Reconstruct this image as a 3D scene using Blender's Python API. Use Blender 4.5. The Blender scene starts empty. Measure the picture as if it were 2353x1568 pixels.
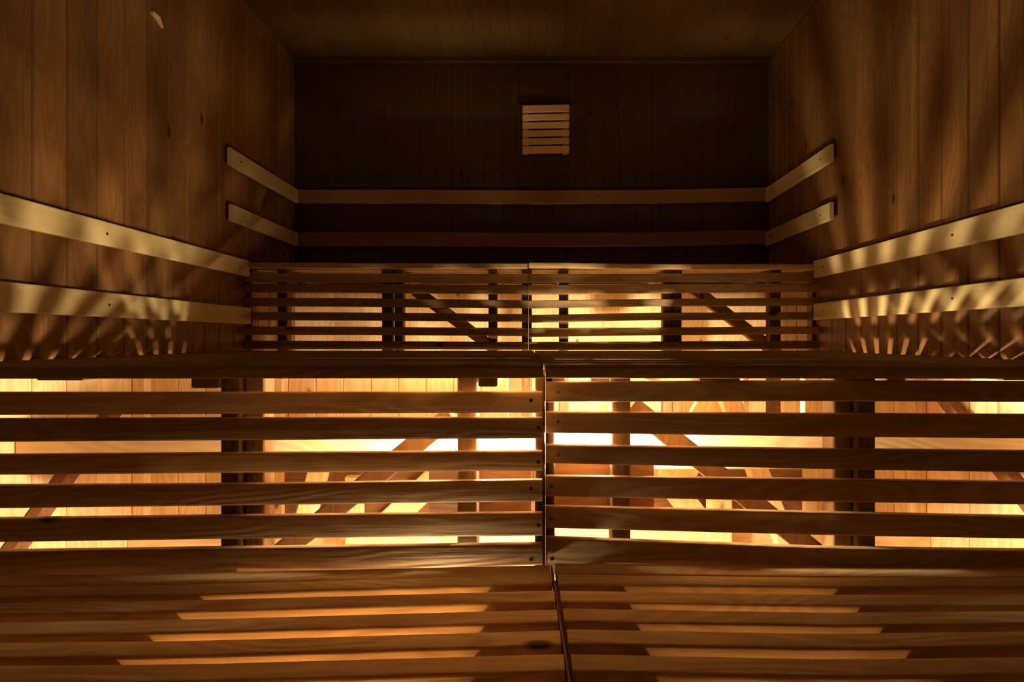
import bpy, math, random
from mathutils import Vector
random.seed(7)
S = bpy.context.scene
COL = S.collection
# ------------------------------------------------------------------ camera, world, light
F = 1111.0            # focal length in pixels of the 2353 px wide frame
VX, VY = 1230.0, 778.0
H = 0.927             # eye height above the floor
cd = bpy.data.cameras.new('camera')
cam = bpy.data.objects.new('camera', cd); COL.objects.link(cam)
cam.location = (0, 0, H); cam.rotation_euler = (math.pi/2, 0, 0)
cd.sensor_width = 36.0; cd.lens = 36.0*F/2353.0
cd.shift_x = (1176.5-VX)/2353.0
cd.shift_y = (VY-784.0)/2353.0
cd.clip_start = 0.02
S.camera = cam
S.view_settings.view_transform = 'Standard'; S.view_settings.look = 'None'
S.view_settings.gamma = 1.0; S.view_settings.use_curve_mapping = False
S.view_settings.exposure = 0.92
S.cycles.max_bounces = 7; S.cycles.diffuse_bounces = 6; S.cycles.glossy_bounces = 4
S.cycles.sample_clamp_indirect = 6.0
S.cycles.use_light_tree = True
w = bpy.data.worlds.new('world'); S.world = w; w.use_nodes = True
w.node_tree.nodes['Background'].inputs[0].default_value = (0, 0, 0, 1)
w.node_tree.nodes['Background'].inputs[1].default_value = 0.0

WARM = (1.0, 0.785, 0.47)
def lamp(name, x, y, z, watts, r, col=WARM):
    l = bpy.data.lights.new(name, 'POINT'); l.energy = watts; l.color = col; l.shadow_soft_size = r
    o = bpy.data.objects.new(name, l); COL.objects.link(o); o.location = (x, y, z)
    return o
# bulbs under the middle bench, behind the first lattice
lamp('bulb_or_fill_light', -0.13, 1.19, H-0.27, 32, 0.045)
lamp('bulb_or_fill_light', 0.16, 1.19, H-0.27, 28, 0.030)
# bulbs further back under the middle bench
lamp('bulb_or_fill_light', -0.20, 1.78, H-0.35, 11, 0.03)
lamp('bulb_or_fill_light', 0.40, 1.84, H-0.35, 34, 0.025)
# bulbs under the lower bench
lamp('bulb_or_fill_light', -0.35, 0.60, 0.14, 4.4, 0.03, (1, .54, .18))
lamp('bulb_or_fill_light', -0.21, 1.008, 0.31, 3.4, 0.015)
lamp('bulb_or_fill_light', 0.38, 0.60, 0.12, 2.4, 0.03, (1, .54, .18))
# dim fill light added behind the camera to lift the room and vent
lamp('bulb_or_fill_light', 0.15, -0.9, 2.2, 0.3, 0.10, (1.0, 0.66, 0.28))

# ------------------------------------------------------------------ dimensions
XL, XR = -1.367, 1.326         # side walls
Z3 = 2.745                     # back wall
YF = -1.5                      # wall behind the camera
CEIL = H+1.588
BM = 1.665                     # bulkhead below the middle bench
def P(px, py, d):
    return Vector(((px-VX)/F*d, d, H+(VY-py)/F*d))

# ------------------------------------------------------------------ materials
def wood(name, c1, c2, c3, axis, rough=0.55, plank=None, bump=0.45, ring=1.0, var=0.25, knots=True, spec=0.35):
    m = bpy.data.materials.new(name); m.use_nodes = True
    nt = m.node_tree; N = nt.nodes; L = nt.links; N.clear()
    def nd(t, **k):
        n = N.new(t)
        for a, v in k.items(): setattr(n, a, v)
        return n
    out = nd('ShaderNodeOutputMaterial'); bs = nd('ShaderNodeBsdfPrincipled')
    L.new(bs.outputs[0], out.inputs[0])
    tc = nd('ShaderNodeTexCoord'); oi = nd('ShaderNodeObjectInfo')
    geo = nd('ShaderNodeNewGeometry')
    src = tc.outputs['Object']
    # random offset so that every board has its own grain
    comb = nd('ShaderNodeCombineXYZ')
    mr = nd('ShaderNodeMath', operation='MULTIPLY'); mr.inputs[1].default_value = 37.0
    L.new(oi.outputs['Random'], mr.inputs[0])
    for i in range(3): L.new(mr.outputs[0], comb.inputs[i])
    add = nd('ShaderNodeVectorMath', operation='ADD'); L.new(src, add.inputs[0]); L.new(comb.outputs[0], add.inputs[1])
    vec = add.outputs[0]
    rnd = oi.outputs['Random']
    if plank:
        pax, pitch, off = plank
        sep = nd('ShaderNodeSeparateXYZ'); L.new(src, sep.inputs[0])
        a = nd('ShaderNodeMath', operation='SUBTRACT'); L.new(sep.outputs[pax], a.inputs[0]); a.inputs[1].default_value = off
        b = nd('ShaderNodeMath', operation='DIVIDE'); L.new(a.outputs[0], b.inputs[0]); b.inputs[1].default_value = pitch
        fl = nd('ShaderNodeMath', operation='FLOOR'); L.new(b.outputs[0], fl.inputs[0])
        wn = nd('ShaderNodeTexWhiteNoise', noise_dimensions='1D'); L.new(fl.outputs[0], wn.inputs['W'])
        rnd = wn.outputs['Value']
        mm = nd('ShaderNodeMath', operation='MULTIPLY'); L.new(rnd, mm.inputs[0]); mm.inputs[1].default_value = 23.0
        cc = nd('ShaderNodeCombineXYZ')
        for i in range(3): L.new(mm.outputs[0], cc.inputs[i])
        ad2 = nd('ShaderNodeVectorMath', operation='ADD'); L.new(vec, ad2.inputs[0]); L.new(cc.outputs[0], ad2.inputs[1])
        vec = ad2.outputs[0]
    def mapped(sc_along, sc_across):
        mp = nd('ShaderNodeMapping'); L.new(vec, mp.inputs['Vector'])
        s = [sc_across]*3; s[axis] = sc_along
        mp.inputs['Scale'].default_value = s
        return mp.outputs[0]
    n1 = nd('ShaderNodeTexNoise'); n1.inputs['Scale'].default_value = 1.0; n1.inputs['Detail'].default_value = 6; n1.inputs['Roughness'].default_value = .6
    L.new(mapped(3.0, 90.0), n1.inputs['Vector'])
    # cathedral rings: distorted low frequency noise folded into bands
    n2 = nd('ShaderNodeTexNoise'); n2.inputs['Scale'].default_value = 1.0; n2.inputs['Detail'].default_value = 1.5
    L.new(mapped(1.6, 9.0), n2.inputs['Vector'])
    k = nd('ShaderNodeMath', operation='MULTIPLY'); L.new(n2.outputs[0], k.inputs[0]); k.inputs[1].default_value = 95.0
    sn = nd('ShaderNodeMath', operation='SINE'); L.new(k.outputs[0], sn.inputs[0])
    s2 = nd('ShaderNodeMapRange'); L.new(sn.outputs[0], s2.inputs[0]); s2.inputs[1].default_value = -1; s2.inputs[2].default_value = 1
    # knots
    vo = nd('ShaderNodeTexVoronoi'); vo.inputs['Scale'].default_value = 1.0
    L.new(mapped(3.4, 8.0), vo.inputs['Vector'])
    kn = nd('ShaderNodeMapRange'); L.new(vo.outputs['Distance'], kn.inputs[0])
    kn.inputs[1].default_value = 0.05; kn.inputs[2].default_value = 0.10; kn.inputs[3].default_value = 1.0 if knots else 0; kn.inputs[4].default_value = 0.0
    # blotches
    n3 = nd('ShaderNodeTexNoise'); n3.inputs['Scale'].default_value = 1.0; n3.inputs['Detail'].default_value = 3
    L.new(mapped(2.5, 6.0), n3.inputs['Vector'])
    mx = nd('ShaderNodeMix', data_type='RGBA'); mx.inputs[6].default_value = (*c1, 1); mx.inputs[7].default_value = (*c2, 1)
    L.new(n3.outputs[0], mx.inputs[0])
    m2 = nd('ShaderNodeMix', data_type='RGBA'); L.new(mx.outputs[2], m2.inputs[6]); m2.inputs[7].default_value = (*c3, 1)
    f = nd('ShaderNodeMath', operation='MULTIPLY'); L.new(s2.outputs[0], f.inputs[0]); L.new(n1.outputs[0], f.inputs[1])
    f2 = nd('ShaderNodeMath', operation='MULTIPLY'); L.new(f.outputs[0], f2.inputs[0]); f2.inputs[1].default_value = 0.75*ring
    L.new(f2.outputs[0], m2.inputs[0])
    m3 = nd('ShaderNodeMix', data_type='RGBA'); L.new(m2.outputs[2], m3.inputs[6])
    m3.inputs[7].default_value = (c3[0]*.35, c3[1]*.3, c3[2]*.3, 1); L.new(kn.outputs[0], m3.inputs[0])
    hv = nd('ShaderNodeHueSaturation'); L.new(m3.outputs[2], hv.inputs['Color'])
    vr = nd('ShaderNodeMapRange'); L.new(rnd, vr.inputs[0]); vr.inputs[3].default_value = 1-var; vr.inputs[4].default_value = 1+var
    L.new(vr.outputs[0], hv.inputs['Value'])
    L.new(hv.outputs[0], bs.inputs['Base Color'])
    bs.inputs['Roughness'].default_value = rough
    bs.inputs['Specular IOR Level'].default_value = spec
    bp = nd('ShaderNodeBump'); bp.inputs['Strength'].default_value = bump; bp.inputs['Distance'].default_value = 0.002
    sm = nd('ShaderNodeMath', operation='ADD'); L.new(n1.outputs[0], sm.inputs[0]); L.new(f2.outputs[0], sm.inputs[1])
    sk = nd('ShaderNodeMath', operation='SUBTRACT'); L.new(sm.outputs[0], sk.inputs[0]); L.new(kn.outputs[0], sk.inputs[1])
    L.new(sk.outputs[0], bp.inputs['Height']); L.new(bp.outputs[0], bs.inputs['Normal'])
    return m

A1, A2, A3 = (.46, .31, .165), (.35, .225, .11), (.20, .115, .05)       # aged bench boards
BX = wood('aged_bench_board', A1, A2, A3, 0, rough=.68, spec=.25)
SX = wood('seat_board', (.60, .40, .20), (.48, .305, .145), (.30, .17, .07), 0, rough=.7, spec=.2)
K1, K2, K3 = (.20, .11, .05), (.15, .08, .035), (.09, .045, .02)  # colour darkened so posts, braces and joists stand as backlit silhouettes
BZ = wood('shaded_post', K1, K2, K3, 2, rough=.7, spec=.2)
BD = wood('shaded_joist', K1, K2, K3, 1, rough=.7, spec=.2)
P1, P2, P3 = (.88, .68, .40), (.82, .60, .32), (.60, .36, .15)          # fresh pine below the benches
PX = wood('pine_board', P1, P2, P3, 0, rough=.6, var=.12)
PZ = wood('pine_post', P1, P2, P3, 2, rough=.6, var=.12)
DX = wood('dark_board', (.24, .12, .05), (.18, .085, .035), (.11, .05, .022), 0, rough=.6)
DZ = wood('brown_brace', (.30, .13, .05), (.22, .09, .035), (.13, .05, .02), 2, rough=.6)
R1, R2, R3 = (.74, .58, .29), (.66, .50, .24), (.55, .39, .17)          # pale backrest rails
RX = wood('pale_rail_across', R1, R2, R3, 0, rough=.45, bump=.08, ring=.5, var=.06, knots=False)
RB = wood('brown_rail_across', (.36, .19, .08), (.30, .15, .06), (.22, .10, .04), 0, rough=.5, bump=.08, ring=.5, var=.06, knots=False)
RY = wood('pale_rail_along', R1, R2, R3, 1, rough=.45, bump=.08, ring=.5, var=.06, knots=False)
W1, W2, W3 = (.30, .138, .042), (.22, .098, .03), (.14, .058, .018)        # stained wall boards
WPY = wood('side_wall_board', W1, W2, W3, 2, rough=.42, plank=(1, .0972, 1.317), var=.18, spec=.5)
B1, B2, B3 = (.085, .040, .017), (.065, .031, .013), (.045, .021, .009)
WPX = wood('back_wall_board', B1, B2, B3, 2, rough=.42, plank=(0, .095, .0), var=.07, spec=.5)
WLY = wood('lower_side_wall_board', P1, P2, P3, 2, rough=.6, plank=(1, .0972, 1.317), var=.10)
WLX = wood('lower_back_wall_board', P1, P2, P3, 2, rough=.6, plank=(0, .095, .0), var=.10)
CLM = wood('ceiling_board', (.15, .082, .026), (.12, .062, .02), (.08, .038, .013), 1, rough=.45, plank=(0, .095, .0), var=.1, spec=.5)
FLM = wood('floor_board', (.3, .2, .12), (.25, .16, .09), (.18, .1, .05), 0, rough=.7, plank=(1, .12, 0), var=.1)
VN = wood('vent_slat', (.85, .54, .27), (.78, .46, .21), (.65, .36, .16), 0, rough=.5, ring=.4, var=.08, knots=False)
def plain(name, c, rough=.5, metal=0.0):
    m = bpy.data.materials.new(name); m.use_nodes = True
    b = m.node_tree.nodes['Principled BSDF']; b.inputs['Base Color'].default_value = (*c, 1)
    b.inputs['Roughness'].default_value = rough; b.inputs['Metallic'].default_value = metal
    n = m.node_tree.nodes.new('ShaderNodeTexNoise'); n.inputs['Scale'].default_value = 60
    mp = m.node_tree.nodes.new('ShaderNodeMapRange'); mp.inputs[3].default_value = rough-.12; mp.inputs[4].default_value = rough+.12
    m.node_tree.links.new(n.outputs[0], mp.inputs[0]); m.node_tree.links.new(mp.outputs[0], b.inputs['Roughness'])
    return m
STEEL = plain('screw_steel', (.10, .09, .08), .4, .9)
HOLE = plain('dark_recess', (.012, .009, .007), .9)
BRASS = plain('lamp_socket', (.6, .55, .45), .5)

# ------------------------------------------------------------------ mesh helpers
def mesh(name, verts, faces, mat, parent=None, smooth=False):
    me = bpy.data.meshes.new(name); me.from_pydata([tuple(v) for v in verts], [], faces); me.update()
    me.materials.append(mat)
    if smooth:
        for p in me.polygons: p.use_smooth = len(p.vertices) == 4
    o = bpy.data.objects.new(name, me); COL.objects.link(o)
    if parent: o.parent = parent; o.matrix_parent_inverse = parent.matrix_world.inverted()
    return o
class MB:
    def __init__(s): s.v = []; s.f = []
    def loft(s, frames, r=0.004, seg=3):
        """frames: (centre, half u vector, half v vector); rounded rectangle section"""
        rings = []
        for c, u, v in frames:
            c, u, v = Vector(c), Vector(u), Vector(v)
            lu, lv = u.length, v.length; rr = min(r, lu*.95, lv*.95); un, vn = u/lu, v/lv
            idx = []
            for q, (su, sv) in enumerate(((1, 1), (-1, 1), (-1, -1), (1, -1))):
                cc = c+un*su*(lu-rr)+vn*sv*(lv-rr)
                for k in range(seg+1):
                    a = q*math.pi/2+k/seg*math.pi/2
                    idx.append(len(s.v)); s.v.append(cc+un*rr*math.cos(a)+vn*rr*math.sin(a))
            rings.append(idx)
        n = len(rings[0])
        for a, b in zip(rings[:-1], rings[1:]):
            for i in range(n): s.f.append((a[i], a[(i+1) % n], b[(i+1) % n], b[i]))
        for ring, rev in ((rings[0], True), (rings[-1], False)):
            k0 = len(s.v); s.v += [s.v[i] for i in ring]; q = tuple(range(k0, k0+len(ring)))
            s.f.append(q[::-1] if rev else q)
        return s
    def box(s, x0, x1, y0, y1, z0, z1, r=0.003, seg=1):
        d = (x1-x0, y1-y0, z1-z0); ax = d.index(max(d))
        c = Vector(((x0+x1)/2, (y0+y1)/2, (z0+z1)/2)); e = [Vector((1, 0, 0)), Vector((0, 1, 0)), Vector((0, 0, 1))]
        a, b = [(1, 2), (2, 0), (0, 1)][ax]
        h = e[ax]*d[ax]/2
        return s.loft([(c-h, e[a]*d[a]/2, e[b]*d[b]/2), (c+h, e[a]*d[a]/2, e[b]*d[b]/2)], r, seg)
    def build(s, name, mat, parent=None, smooth=False): return mesh(name, s.v, s.f, mat, parent, smooth)
def box(name, mat, parent, *a, **k): return MB().box(*a, **k).build(name, mat, parent)
def bar(name, mat, parent, p0, p1, side, w, t, r=.004):
    """straight bar p0->p1, w wide across in the plane, t thick along 'side'"""
    p0, p1, side = Vector(p0), Vector(p1), Vector(side).normalized()
    d = (p1-p0).normalized(); u = d.cross(side).normalized()
    return MB().loft([(p0, u*w/2, side*t/2), (p1, u*w/2, side*t/2)], r).build(name, mat, parent)
def empty(name, label, cat, loc, group=None):
    o = bpy.data.objects.new(name, None); COL.objects.link(o); o.location = loc; o.empty_display_size = .05
    o['label'] = label; o['category'] = cat
    if group: o['group'] = group
    bpy.context.view_layer.update()
    return o
def tag(o, label, cat, group=None):
    o['label'] = label; o['category'] = cat
    if group: o['group'] = group
    return o
def struct(o): o['kind'] = 'structure'; return o
def screw(parent, p, n, r=.0035):
    """countersunk screw head, n = outward normal"""
    p, n = Vector(p), Vector(n).normalized(); a = n.orthogonal().normalized(); b = n.cross(a)
    v, f = [], []
    for rr, h in ((r*1.0, 0.0), (r*.95, .0008), (r*.25, .0010), (r*.2, .0002)):
        for k in range(14):
            t = k/14*2*math.pi; v.append(p+(a*math.cos(t)+b*math.sin(t))*rr+n*h)
    for j in range(3):
        for k in range(14): f.append((j*14+k, j*14+(k+1) % 14, (j+1)*14+(k+1) % 14, (j+1)*14+k))
    f.append(tuple(range(42, 56)))
    return mesh('screw', v, f, STEEL, parent)

# ------------------------------------------------------------------ room shell
def plank_wall(name, mat, axis, at, lo, hi, z0, z1, pitch, off, sgn, thick=.02):
    """vertical boards with v-grooves; axis 0: wall runs along X at y=at, 1: along Y at x=at; sgn: inward normal"""
    mb = MB(); k = math.floor((lo-off)/pitch)
    while off+k*pitch < hi:
        a, b = max(lo, off+k*pitch), min(hi, off+(k+1)*pitch)
        if b-a > .004:
            j = random.uniform(0, .0012)
            q0, q1 = sorted((at-sgn*thick, at-sgn*j))
            if axis == 0: mb.box(a+.0002, b-.0002, q0, q1, z0, z1, r=.0018, seg=1)
            else: mb.box(q0, q1, a+.0008, b-.0008, z0, z1, r=.0035, seg=1)
        k += 1
    # backing behind the joints
    q0, q1 = sorted((at-sgn*thick, at-sgn*(thick+.03)))
    if axis == 0: mb.box(lo, hi, q0, q1, z0, z1)
    else: mb.box(q0, q1, lo, hi, z0, z1)
    return struct(mb.build(name, mat))
MIDH = H-.09
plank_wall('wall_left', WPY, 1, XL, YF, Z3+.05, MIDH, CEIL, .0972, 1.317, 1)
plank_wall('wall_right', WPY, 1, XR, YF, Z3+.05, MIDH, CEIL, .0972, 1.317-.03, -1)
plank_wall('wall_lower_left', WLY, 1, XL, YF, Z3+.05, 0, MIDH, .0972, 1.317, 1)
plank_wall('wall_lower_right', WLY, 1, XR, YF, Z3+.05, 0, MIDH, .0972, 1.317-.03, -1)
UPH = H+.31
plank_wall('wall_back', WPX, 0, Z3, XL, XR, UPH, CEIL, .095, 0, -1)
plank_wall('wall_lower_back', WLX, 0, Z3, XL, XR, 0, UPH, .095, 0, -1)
plank_wall('wall_front', wood('front_wall_board', (.12, .06, .025), (.09, .045, .02), (.06, .03, .014), 2, rough=.6, plank=(0, .095, .0)), 0, YF, XL, XR, 0, CEIL, .095, 0, 1)
cb = MB()
x = XL
while x < XR:
    cb.box(x+.0002, min(x+.095, XR)-.0002, YF, Z3, CEIL, CEIL+.02, r=.0015); x += .095
cb.box(XL, XR, YF, Z3, CEIL+.02, CEIL+.05)
struct(cb.build('ceiling', CLM))
struct(box('floor', FLM, None, XL, XR, YF, Z3, -.05, 0))
struct(box('trim_1', wood('trim_wood', B1, B2, B3, 0), None, XL, XR, Z3-.022, Z3, CEIL-.03, CEIL, r=.006, seg=3))

# ------------------------------------------------------------------ backrest rails on the walls
def side_rail(side, y0, y1, z0, z1, label, tilt=0.0):
    s = 1 if side == 'l' else -1; xw = XL if side == 'l' else XR
    o = empty('backrest_rail', label, 'rail', (xw, (y0+y1)/2, z0))
    x0, x1 = sorted((xw+s*.022, xw+s*.040))
    c0 = Vector(((x0+x1)/2, y0, (z0+z1)/2)); c1 = Vector(((x0+x1)/2, y1, (z0+z1)/2+tilt))
    hz = (z1-z0)/2
    mb = MB().loft([(c0, (.009, 0, 0), (0, 0, hz)), (c1, (.009, 0, 0), (0, 0, hz))], .004)
    b = mb.build('board', RY, o)
    n = max(2, int((y1-y0)/.6)+1)
    for k in range(n):
        yy = y0+.07+(y1-y0-.14)*k/(n-1)
        a0, a1 = sorted((xw, xw+s*.024))
        box('spacer', BZ, o, a0, a1, yy-.02, yy+.02, z0+.008, z1-.008)
        zc = (z0+z1)/2+tilt*(yy-y0)/(y1-y0)
        screw(b, (xw+s*.040, yy, zc), (s, 0, 0), .004)
    return o
side_rail('l', -.6, 2.245, H+.287, H+.362, 'upper of the two long pale rails along the left wall')
side_rail('l', -.6, 2.255, H+.066, H+.143, 'lower long pale rail on the left wall, just above the middle bench')
side_rail('r', -.6, 2.235, H+.279, H+.359, 'upper of the two long pale rails along the right wall')
side_rail('r', -.6, 2.235, H+.085, H+.161, 'lower long pale rail on the right wall, just above the middle bench')
side_rail('l', 2.11, Z3-.042, H+.757, H+.834, 'short upper rail on the left wall beside the upper bench')
side_rail('l', 2.12, Z3-.042, H+.515, H+.590, 'short lower rail on the left wall beside the upper bench')
side_rail('r', 2.112, Z3-.042, H+.772, H+.850, 'short upper rail on the right wall beside the upper bench', -.01)
side_rail('r', 2.112, Z3-.042, H+.518, H+.597, 'short lower rail on the right wall beside the upper bench')
def back_rail(z0, z1, label):
    o = empty('backrest_rail', label, 'rail', (0, Z3, z0))
    fr = [(XL+.02, 0), (-.6, .0), (0, -.004), (.7, 0), (XR-.02, .014)]
    b = MB().loft([((x, Z3-.031, (z0+z1)/2+dz), (0, 0, (z1-z0)/2), (0, .009, 0)) for x, dz in fr], .004).build('board', RB, o)
    for xx in (-1.15, -.4, .35, 1.1):
        box('spacer', BZ, o, xx-.02, xx+.02, Z3-.024, Z3, z0+.008, z1-.008)
        screw(b, (xx, Z3-.040, (z0+z1)/2), (0, -1, 0), .004)
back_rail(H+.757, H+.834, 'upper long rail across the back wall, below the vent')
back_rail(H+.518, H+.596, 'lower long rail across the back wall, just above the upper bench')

# ------------------------------------------------------------------ vent grille
vt = empty('vent_grille', 'square light wooden vent with five dark slots on the back wall', 'vent', P(1253, 303, Z3))
k405 = Z3/F
vx0, vx1 = (1201-VX)*k405, (1306.5-VX)*k405
vz1, vz0 = H+(VY-249)*k405, H+(VY-358)*k405
fb = MB(); e = .03; yv = Z3-.010
fb.box(vx0-e, vx1+e, yv, Z3, vz1, vz1+e*.8); fb.box(vx0-e, vx1+e, yv, Z3, vz0-e, vz0)
fb.box(vx0-e, vx0, yv, Z3, vz0, vz1); fb.box(vx1, vx1+e, yv, Z3, vz0, vz1)
fb.build('frame', wood('vent_frame', B1, B2, B3, 0), vt)
box('backing', HOLE, vt, vx0+.01, vx1-.01, Z3-.012, Z3, vz0+.02, vz1-.004)
for xa, xb in ((vx0+.003, vx0+.034), (vx1-.036, vx1-.003)):
    box('cleat', VN, vt, xa, xb, Z3-.027, Z3-.006, vz0+.002, vz1-.002)
ph = (vz1-vz0)/6
for k in range(6):
    za = vz0+k*ph+(.006 if k else 0); zb = vz0+(k+1)*ph-(.0055 if k < 5 else 0)
    mb = MB().loft([((vx0, Z3-.034, (za+zb)/2-.0025), (0, 0, (zb-za)/2), (0, .007, 0)),
                    ((vx1, Z3-.034, (za+zb)/2+.0025), (0, 0, (zb-za)/2), (0, .007, 0))], .002)
    mb.build('slat', VN, vt)

# splinter torn out of a board high on the left wall
sp = P(357, 43, 1519/(1230-357.)); sp.x = XL
mb = MB(); mb.loft([(sp+Vector((.004, -.022, .010)), (.006, 0, .0), (0, 0, .005)),
                    (sp+Vector((.010, .0, .0)), (.009, 0, 0), (0, 0, .006)),
                    (sp+Vector((.004, .026, -.014)), (.005, 0, 0), (0, 0, .003))], .002)
tag(mb.build('wood_splinter', WLY), 'small raised splinter high on the left wall near the ceiling', 'splinter')

# ------------------------------------------------------------------ first lattice (lower riser)
LS = [(0, 1.000), (560, 1.014), (1246, 1.030)]
RS = [(1254, 1.052), (1900, 1.024), (2353, 1.018)]
left_sl = [((902, 955), (902, 952), (900.5, 950)), ((963, 1017), (961, 1013), (960, 1009)), ((1046, 1093), (1042, 1088), (1037.5, 1084)),
           ((1117, 1170), (1114, 1163), (1104, 1154)), ((1194, 1248), (1187, 1240), (1180.5, 1233)), ((1269, 1334), (1261, 1328), (1252, 1300))]
right_sl = [((878, 925), (875, 923), (877, 925)), ((947, 996), (951, 1005), (953, 1009)), ((1023, 1066), (1033, 1080), (1037, 1087)),
            ((1095, 1142), (1103, 1155), (1109, 1161)), ((1165, 1215), (1180, 1232), (1189, 1240)), ((1237, 1322), (1261, 1322), (1267, 1320))]
TH = .018
def riser(label, xs, rows, wall_x, left, mat=BX, hasscrew=True, nm='lattice_panel'):
    ym = sum(z for _, z in xs)/3
    zb = P(xs[1][0], rows[-1][1][1], xs[1][1]).z
    o = empty(nm, label, 'lattice', ((P(xs[0][0], 0, 1).x+wall_x)/2, ym, zb))
    for i, row in enumerate(rows):
        fr = []
        pts = [(P(px, a, d), P(px, b, d)) for (px, d), (a, b) in zip(xs, row)]
        # carry the slat on to the wall
        e0, e1 = (pts[0], pts[1]) if left else (pts[-1], pts[-2])
        if abs(wall_x) > abs(e0[0].x)+.02:
            ext = []
            for q in (0, 1):
                v = Vector((wall_x, e0[q].y, e0[q].z)); ext.append(v)
            pts = [tuple(ext)]+pts if left else pts+[tuple(ext)]
        # densify with a smooth curve and a little waviness
        xsv = [p[0].x for p in pts]; dense = []
        n = 14
        for k in range(n+1):
            x = xsv[0]+(xsv[-1]-xsv[0])*k/n
            for j in range(len(xsv)-1):
                if xsv[j] <= x+1e-9 <= xsv[j+1]+1e-6 or j == len(xsv)-2: break
            t = (x-xsv[j])/(xsv[j+1]-xsv[j])
            a = pts[j][0].lerp(pts[j+1][0], t); b = pts[j][1].lerp(pts[j+1][1], t)
            dense.append((a, b))
        for a, b in dense:
            c = (a+b)/2; c.y += TH/2
            fr.append((c, Vector((0, 0, (a.z-b.z)/2)), Vector((0, TH/2, 0))))
        s = MB().loft(fr, .0045, 4).build('slat', mat, o, smooth=True)
        if hasscrew:
            pj = P(*( (xs[-1][0]-random.choice((9, 14, 26)), (row[-1][0]+row[-1][1])/2+random.uniform(-6, 10), xs[-1][1]) if left
                     else (xs[0][0]+random.choice((12, 14, 30)), (row[0][0]+row[0][1])/2+random.uniform(-6, 6), xs[0][1])))
            screw(s, (pj.x, pj.y-.0005, pj.z), (0, -1, 0), .0042)
    return o
riser('brown slatted lattice below the middle bench, left of the centre joint', LS, left_sl, XL+.004, True)
riser('brown slatted lattice below the middle bench, right of the centre joint', RS, right_sl, XR-.004, False)

# ------------------------------------------------------------------ lower bench
LB = H-.477
lefty = [[1322, 1315, 1297], [1348, 1341, 1318.5], [1384, 1377, 1355.5], [1428, 1421, 1398.5], [1475, 1470, 1446], [1527, 1523, 1500], [1592, 1590, 1566], [1672, 1668, 1645], [1770, 1766, 1742]]
righty = [[1293, 1300, 1302], [1318.5, 1326, 1326], [1355.5, 1365, 1364], [1396, 1406, 1402], [1443.5, 1454, 1448], [1500, 1512, 1507], [1567, 1580, 1576], [1647, 1660, 1656], [1744, 1757, 1753]]
def lower_bench(label, xs, rows, wall_x, left):
    o = empty('lower_bench', label, 'bench', ((wall_x)/2, .75, 0))
    for i, row in enumerate(rows):
        wd = .049 if i == 0 else .041
        pts = []
        for px, py in zip(xs, row):
            d = .477*F/(py-VY); pts.append(((px-VX)/F*d, d))
        if left: pts = [(wall_x, pts[0][1])]+pts; pts[-1] = (.031+.0023*i, pts[-1][1])
        else: pts = pts+[(wall_x, pts[-1][1])]; pts[0] = (.042+.0024*i, pts[0][1])
        fr = []
        n = 14
        for k in range(n+1):
            x = pts[0][0]+(pts[-1][0]-pts[0][0])*k/n
            for j in range(len(pts)-1):
                if x <= pts[j+1][0]+1e-9 or j == len(pts)-2: break
            t = (x-pts[j][0])/(pts[j+1][0]-pts[j][0]); y = pts[j][1]*(1-t)+pts[j+1][1]*t
            fr.append(((x, y-wd/2, LB-.0125), (0, wd/2, 0), (0, 0, .0125)))
        MB().loft(fr, .0055, 4).build('slat', SX, o, smooth=True)
    js = (-1.30, -.98, -.625, -.085) if left else (.041, .165, .585, .95, 1.27)  # gap joist added to block light; all deepened to stop side light
    for jx in js: box('joist', BD, o, jx-.022, jx+.022, .42, (1.045 if jx == .041 else .98), LB-.20, LB-(.046 if jx == .041 else .026))
    for jx in (js[0], js[-1]):
        for yy in (.45, .93): box('leg', BZ, o, jx-.022, jx+.022, yy-.022, yy+.022, 0, LB-.201)
    return o
lower_bench('lower slatted bench in the foreground, left of the narrow centre gap', (0, 450, 1262), lefty, XL+.004, True)
lower_bench('lower slatted bench in the foreground, right of the narrow centre gap', (1286, 1900, 2353), righty, XR-.004, False)
box_o = bar('joint_strip', DX, None, (.0345, 1.03, LB-.022), (.0585, .42, LB-.022), (0, 0, 1), .004, .03, .001)
tag(box_o, 'thin strip seen in the gap between the two lower benches', 'strip')

# ------------------------------------------------------------------ middle bench
MT = H-.057
def mid_bench(label, x0b, x0f, xw, left):
    o = empty('middle_bench', label, 'bench', ((xw)/2, 1.55, 0))
    mb = MB(); y = 1.047; k = 0
    while y+.046 < 2.262:
        t = (y-.97)/(2.25-.97); xj = x0f*(1-t)+x0b*t
        a, b = (xw, xj) if left else (xj, xw)
        dz = random.uniform(-.0012, 0)
        mb.box(a, b, y, y+.043, MT-.015+dz, MT+dz, r=.005, seg=2); y += .0645; k += 1
    mb.build('slatted_top', BX, o)
    # front board: bowed very slightly
    xs = [xw+(x0f-xw)*q/8 for q in range(9)]
    if not left: xs = xs[::-1]; xs = sorted(xs)
    fr = []
    for x in xs:
        yy = 1.001-.022*abs(x)/1.3
        fr.append(((x, yy, MT-.0115), (0, .031, 0), (0, 0, .0115)))
    MB().loft(fr, .004, 3).build('front_board', BX, o, smooth=True)
    return o
ml = mid_bench('middle bench with a smooth dark top, left half, at eye level', -.008, .016, XL+.004, True)
mr_ = mid_bench('middle bench with a smooth dark top, right half, at eye level', -.003, .021, XR-.004, False)
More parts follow.
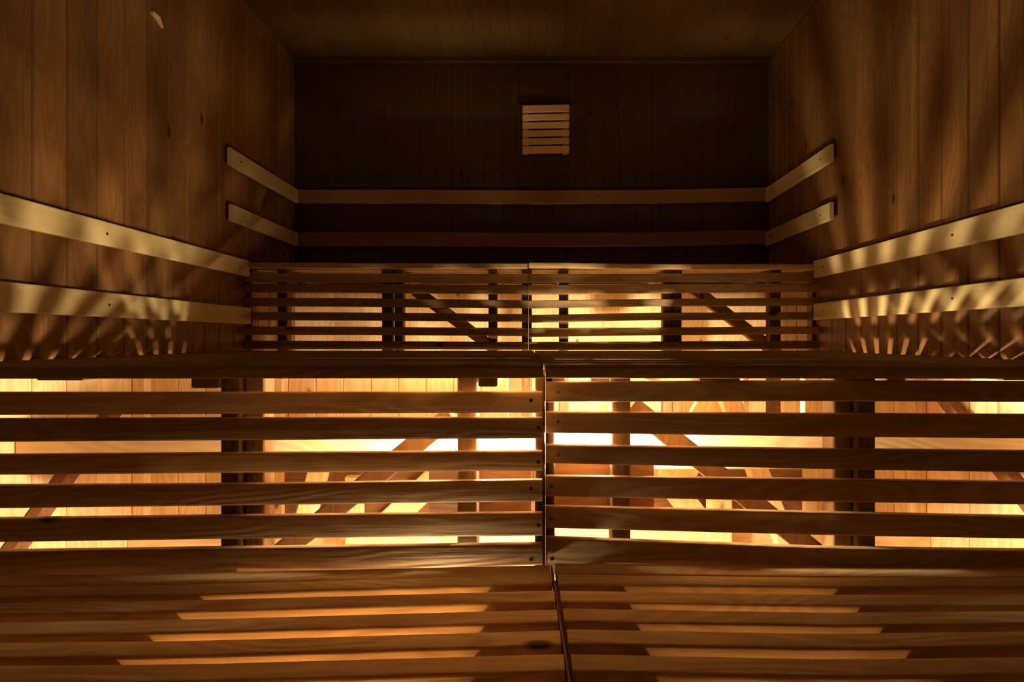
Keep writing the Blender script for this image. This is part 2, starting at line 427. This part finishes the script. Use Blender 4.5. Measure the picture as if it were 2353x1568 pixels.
# supports of the middle bench: posts right behind the first lattice
def post(par, xa, xb, d, dt=.045, top=None, bot=0.0, nm='post', mat=BZ):
    a, b = (xa-VX)/F*d, (xb-VX)/F*d
    return box(nm, mat, par, a, b, d, d+dt, bot, top if top else MT-.024, r=.006, seg=3)
for xa, xb, d in ((505, 552, 1.036), (560, 607, 1.046), (1050, 1097, 1.055), (1229, 1253.4, 1.050)):
    post(ml, xa, xb, d)
for xa, xb, d in ((1254.2, 1275, 1.0725), (1405, 1450, 1.072), (1915, 1960, 1.052), (1966, 2014, 1.045)):
    post(mr_, xa, xb, d)
bar('brace', BZ, ml, P(1040, 953, 1.125), P(560, 1339, 1.125), (0, 1, 0), .047, .04)
bar('brace', BZ, mr_, P(1448, 931, 1.14), P(1960, 1338, 1.14), (0, 1, 0), .047, .04)
# joists under the top
def joist(par, xa, xb, d, h=.05, y1=2.24):
    a, b = (xa-VX)/F*d, (xb-VX)/F*d
    box('joist', BD, par, a, b, d, y1, MT-.024-h, MT-.0165, r=.004, seg=2)
for bx_, par_, ya in ((-.78, ml, 1.84), (.84, mr_, 1.93)):
    box('shade_board', DX, par_, bx_-.012, bx_+.012, ya, 2.24, 0, MT-.024)  # unseen uprights added to keep light off the rear side walls
box('shade_board', DX, ml, -.765, -.12, 1.86, 2.24, MT-.034, MT-.0165)  # this and the next: unseen flat boards added to shade the rear
box('shade_board', DX, mr_, .52, .825, 1.94, 2.24, MT-.034, MT-.0165)
joist(ml, 1099, 1143, 1.02, .021); joist(ml, 440, 503, 1.02, .024)
for xa, xb, h in ((1257, 1297, .022), (1358, 1400, .020), (2040, 2080, .024)): joist(mr_, xa, xb, 1.0725, h)
box('joist', BD, ml, XL+.274, XL+.376, 1.06, 2.24, MT-.035, MT-.0165)
box('joist', BD, mr_, XR-.300, XR-.237, 1.06, 2.24, MT-.035, MT-.0165)

joist(mr_, 1608, 1700, 1.0725, .055)  # added to block steep light towards the upper right wall
box('joist', BD, ml, -.028, .002, 1.12, 2.24, MT-.034, MT-.0165)  # this and the next added to stop light leaking through the joint
box('joist', BD, mr_, .003, .03, 1.12, 2.24, MT-.034, MT-.0165)
# crossbeam behind the lattice, wall to wall
cbm = box('crossbeam', PX, None, XL+.002, XR-.002, 1.27, 1.305, H-.345, H-.225, r=.004)
tag(cbm, 'long horizontal beam with wavy grain behind the lower lattice, wall to wall', 'beam')
for xa, xb in ((988, 1221), (1270, 1500)):
    q0, q1 = (xa-VX)/F*1.135, (xb-VX)/F*1.135
    nm_ = 'left' if xa < 1200 else 'right'
    sh = MB().box(q0, q1, 1.125, 1.137, H-.358, H-.272, r=.002).box(q0, q1, 1.125, 1.137, H-.421, H-.360, r=.002)
    tag(sh.build('lamp_shield', DX), 'brown two-board shield behind the lattice, just %s of the centre joint' % nm_, 'shield')
# braces lying on the side walls
o = bar('wall_brace', DZ, None, (XL+.02, 1.575, H-.20), (XL+.02, 1.20, H-.60), (1, 0, 0), .036, .035)
tag(o, 'brown slanting brace on the left wall behind the lower lattice', 'brace')
o = bar('wall_brace', DZ, None, (XR-.02, 1.565, H-.17), (XR-.02, 1.16, H-.545), (1, 0, 0), .036, .035)
tag(o, 'brown slanting brace on the right wall behind the lower lattice', 'brace')
# bulkhead under the middle bench
bk = empty('bulkhead', 'boarded partition deep below the middle bench', 'partition', (0, BM, 0))
mb = MB(); x = XL+.04
while x < XR-.04:
    x1 = min(x+.095, XR-.04)
    mb.box(x+.0008, x1-.0008, BM, BM+.018, .20, H-.335 if -.12 < (x+x1)/2 < .92 else H-.135, r=.0035); x = x1
mb.build('plank_panel', WLX, bk)
mb = MB()
for k in range(3): mb.box(-.88, .94, BM-.016, BM-.001, .312+k*.097, .312+(k+1)*.097-.002, r=.003)
mb.build('shaded_panel', DX, bk)  # boards coloured dark for the shadow the crossbeam casts here
MB().box(XL+.002, XR-.002, BM-.045, BM-.001, .0, .312, r=.004).build('bottom_board', PX, bk)
for xa in (XL+.002, XR-.047): box('post', PZ, bk, xa, xa+.045, BM-.03, BM-.001, .312, MT-.08)
for xa in (-.90, .91): box('post', PZ, bk, xa, xa+.045, BM-.03, BM-.001, .312, MT-.08)
# trestle standing in front of the bulkhead
def trestle(label, items, loc):
    o = empty('trestle', label, 'trestle', loc)
    for p0, p1, w_, t_ in items: bar('strut', PZ, o, p0, p1, (0, 1, 0), w_, t_)
    return o
DT = 1.50
trestle('pale trestle of crossed struts behind the left half of the lattice',
        [(P(745, 1040, DT), P(672, 1300, DT), .055, .04), (P(1010, 1000, DT+.06), P(1100, 1250, DT+.06), .06, .04),
         (P(815, 1290, DT+.05), P(815, 1095, DT+.05), .055, .03), (P(1010, 1090, DT+.1), P(830, 1260, DT+.1), .08, .03)], (-.5, DT, 0))
trestle('pale trestle of crossed struts behind the right half of the lattice',
        [(P(1660, 880, DT), P(1822, 1290, DT), .06, .04), (P(1652, 1300, DT+.06), P(1652, 1085, DT+.06), .072, .04),
         (P(1655, 900, DT+.05), P(1545, 1110, DT+.05), .11, .03), (P(1500, 1060, DT+.1), P(1640, 1240, DT+.1), .08, .03)], (.55, DT, 0))

# ------------------------------------------------------------------ second lattice below the upper bench
D2 = 2.262
L2 = [(556, D2), (800, D2), (1213, D2)]
R2_ = [(1215, D2), (1500, D2), (1882, D2)]
l2 = [((627, 648), (628, 649), (629, 651)), ((652, 672), (652, 673), (655, 676)), ((684, 704), (685, 705), (690, 709)),
      ((717, 736), (718, 737), (722, 740)), ((750, 770), (751, 770), (754, 773)), ((783, 803), (784, 803), (786, 804))]
r2 = [((629, 649), (629, 649), (626, 647)), ((655, 677), (653, 674), (650, 671)), ((691, 709), (687, 704), (684, 703)),
      ((724, 742), (719, 736), (717, 735)), ((754, 775), (753, 771), (750, 768)), ((786, 805), (785, 805), (783, 802))]
u1 = riser('slatted lattice behind the middle bench, left half, under the upper bench', L2, l2, XL+.004, True, hasscrew=False)
u2 = riser('slatted lattice behind the middle bench, right half, under the upper bench', R2_, r2, XR-.004, False, hasscrew=False)

# ------------------------------------------------------------------ upper bench
UT = H+.352
def upper_bench(label, xj, xw, left, posts, brace, jo):
    o = empty('upper_bench', label, 'bench', (xw/2, 2.5, 0))
    a, b = (xw, xj) if left else (xj, xw)
    MB().loft([((a+(b-a)*q/8, 2.262+random.uniform(-.002, .002), UT-.011+(-.008 if not left and q > 1 else -.004)*min(1, q/4.)),
                (0, .030, 0), (0, 0, .011)) for q in range(9)], .004, 3).build('front_board', BX, o, smooth=True)
    mb = MB(); y = 2.31
    while y+.07 < Z3-.02:
        mb.box(a, b, y, y+.066, UT-.026, UT-.004, r=.004, seg=2); y += .083
    mb.build('slatted_top', BX, o)
    for xa, xb in posts:
        q0, q1 = (xa-VX)/F*2.285, (xb-VX)/F*2.285
        box('post', BZ, o, q0, q1, 2.285, 2.33, 0, UT-.06, r=.005, seg=2)
        box('joist', BD, o, q0, q1, 2.284, Z3-.002, UT-.059, UT-.027, r=.004, seg=2)
    bar('brace', BZ, o, P(brace[0], brace[1], 2.36), P(brace[2], brace[3], 2.36), (0, 1, 0), .055, .04)
    return o
upper_bench('upper bench along the back wall, left half', -.036, XL+.004, True,
            [(560, 578), (637, 660), (877, 900), (906, 926), (1122, 1142), (1199, 1214)], (955, 668, 1150, 812), None)
upper_bench('upper bench along the back wall, right half', -.03, XR-.004, False,
            [(1214.6, 1222), (1285, 1306), (1524, 1546), (1547, 1567), (1769, 1795), (1866, 1880)], (1590, 662, 1785, 812), None)

# ------------------------------------------------------------------ repeats share a group
GROUPS = {'backrest_rail': 'pale backrest rails along the walls', 'lattice_panel': 'slatted lattices below the benches',
          'lower_bench': 'foreground bench halves', 'middle_bench': 'middle bench halves', 'upper_bench': 'upper bench halves',
          'wall_brace': 'slanting braces on the side walls', 'lamp_shield': 'shields behind the lower lattice',
          'trestle': 'trestles behind the lower lattice'}
for o in S.objects:
    g = GROUPS.get(o.name.split('.')[0])
    if g and o.parent is None: o['group'] = g
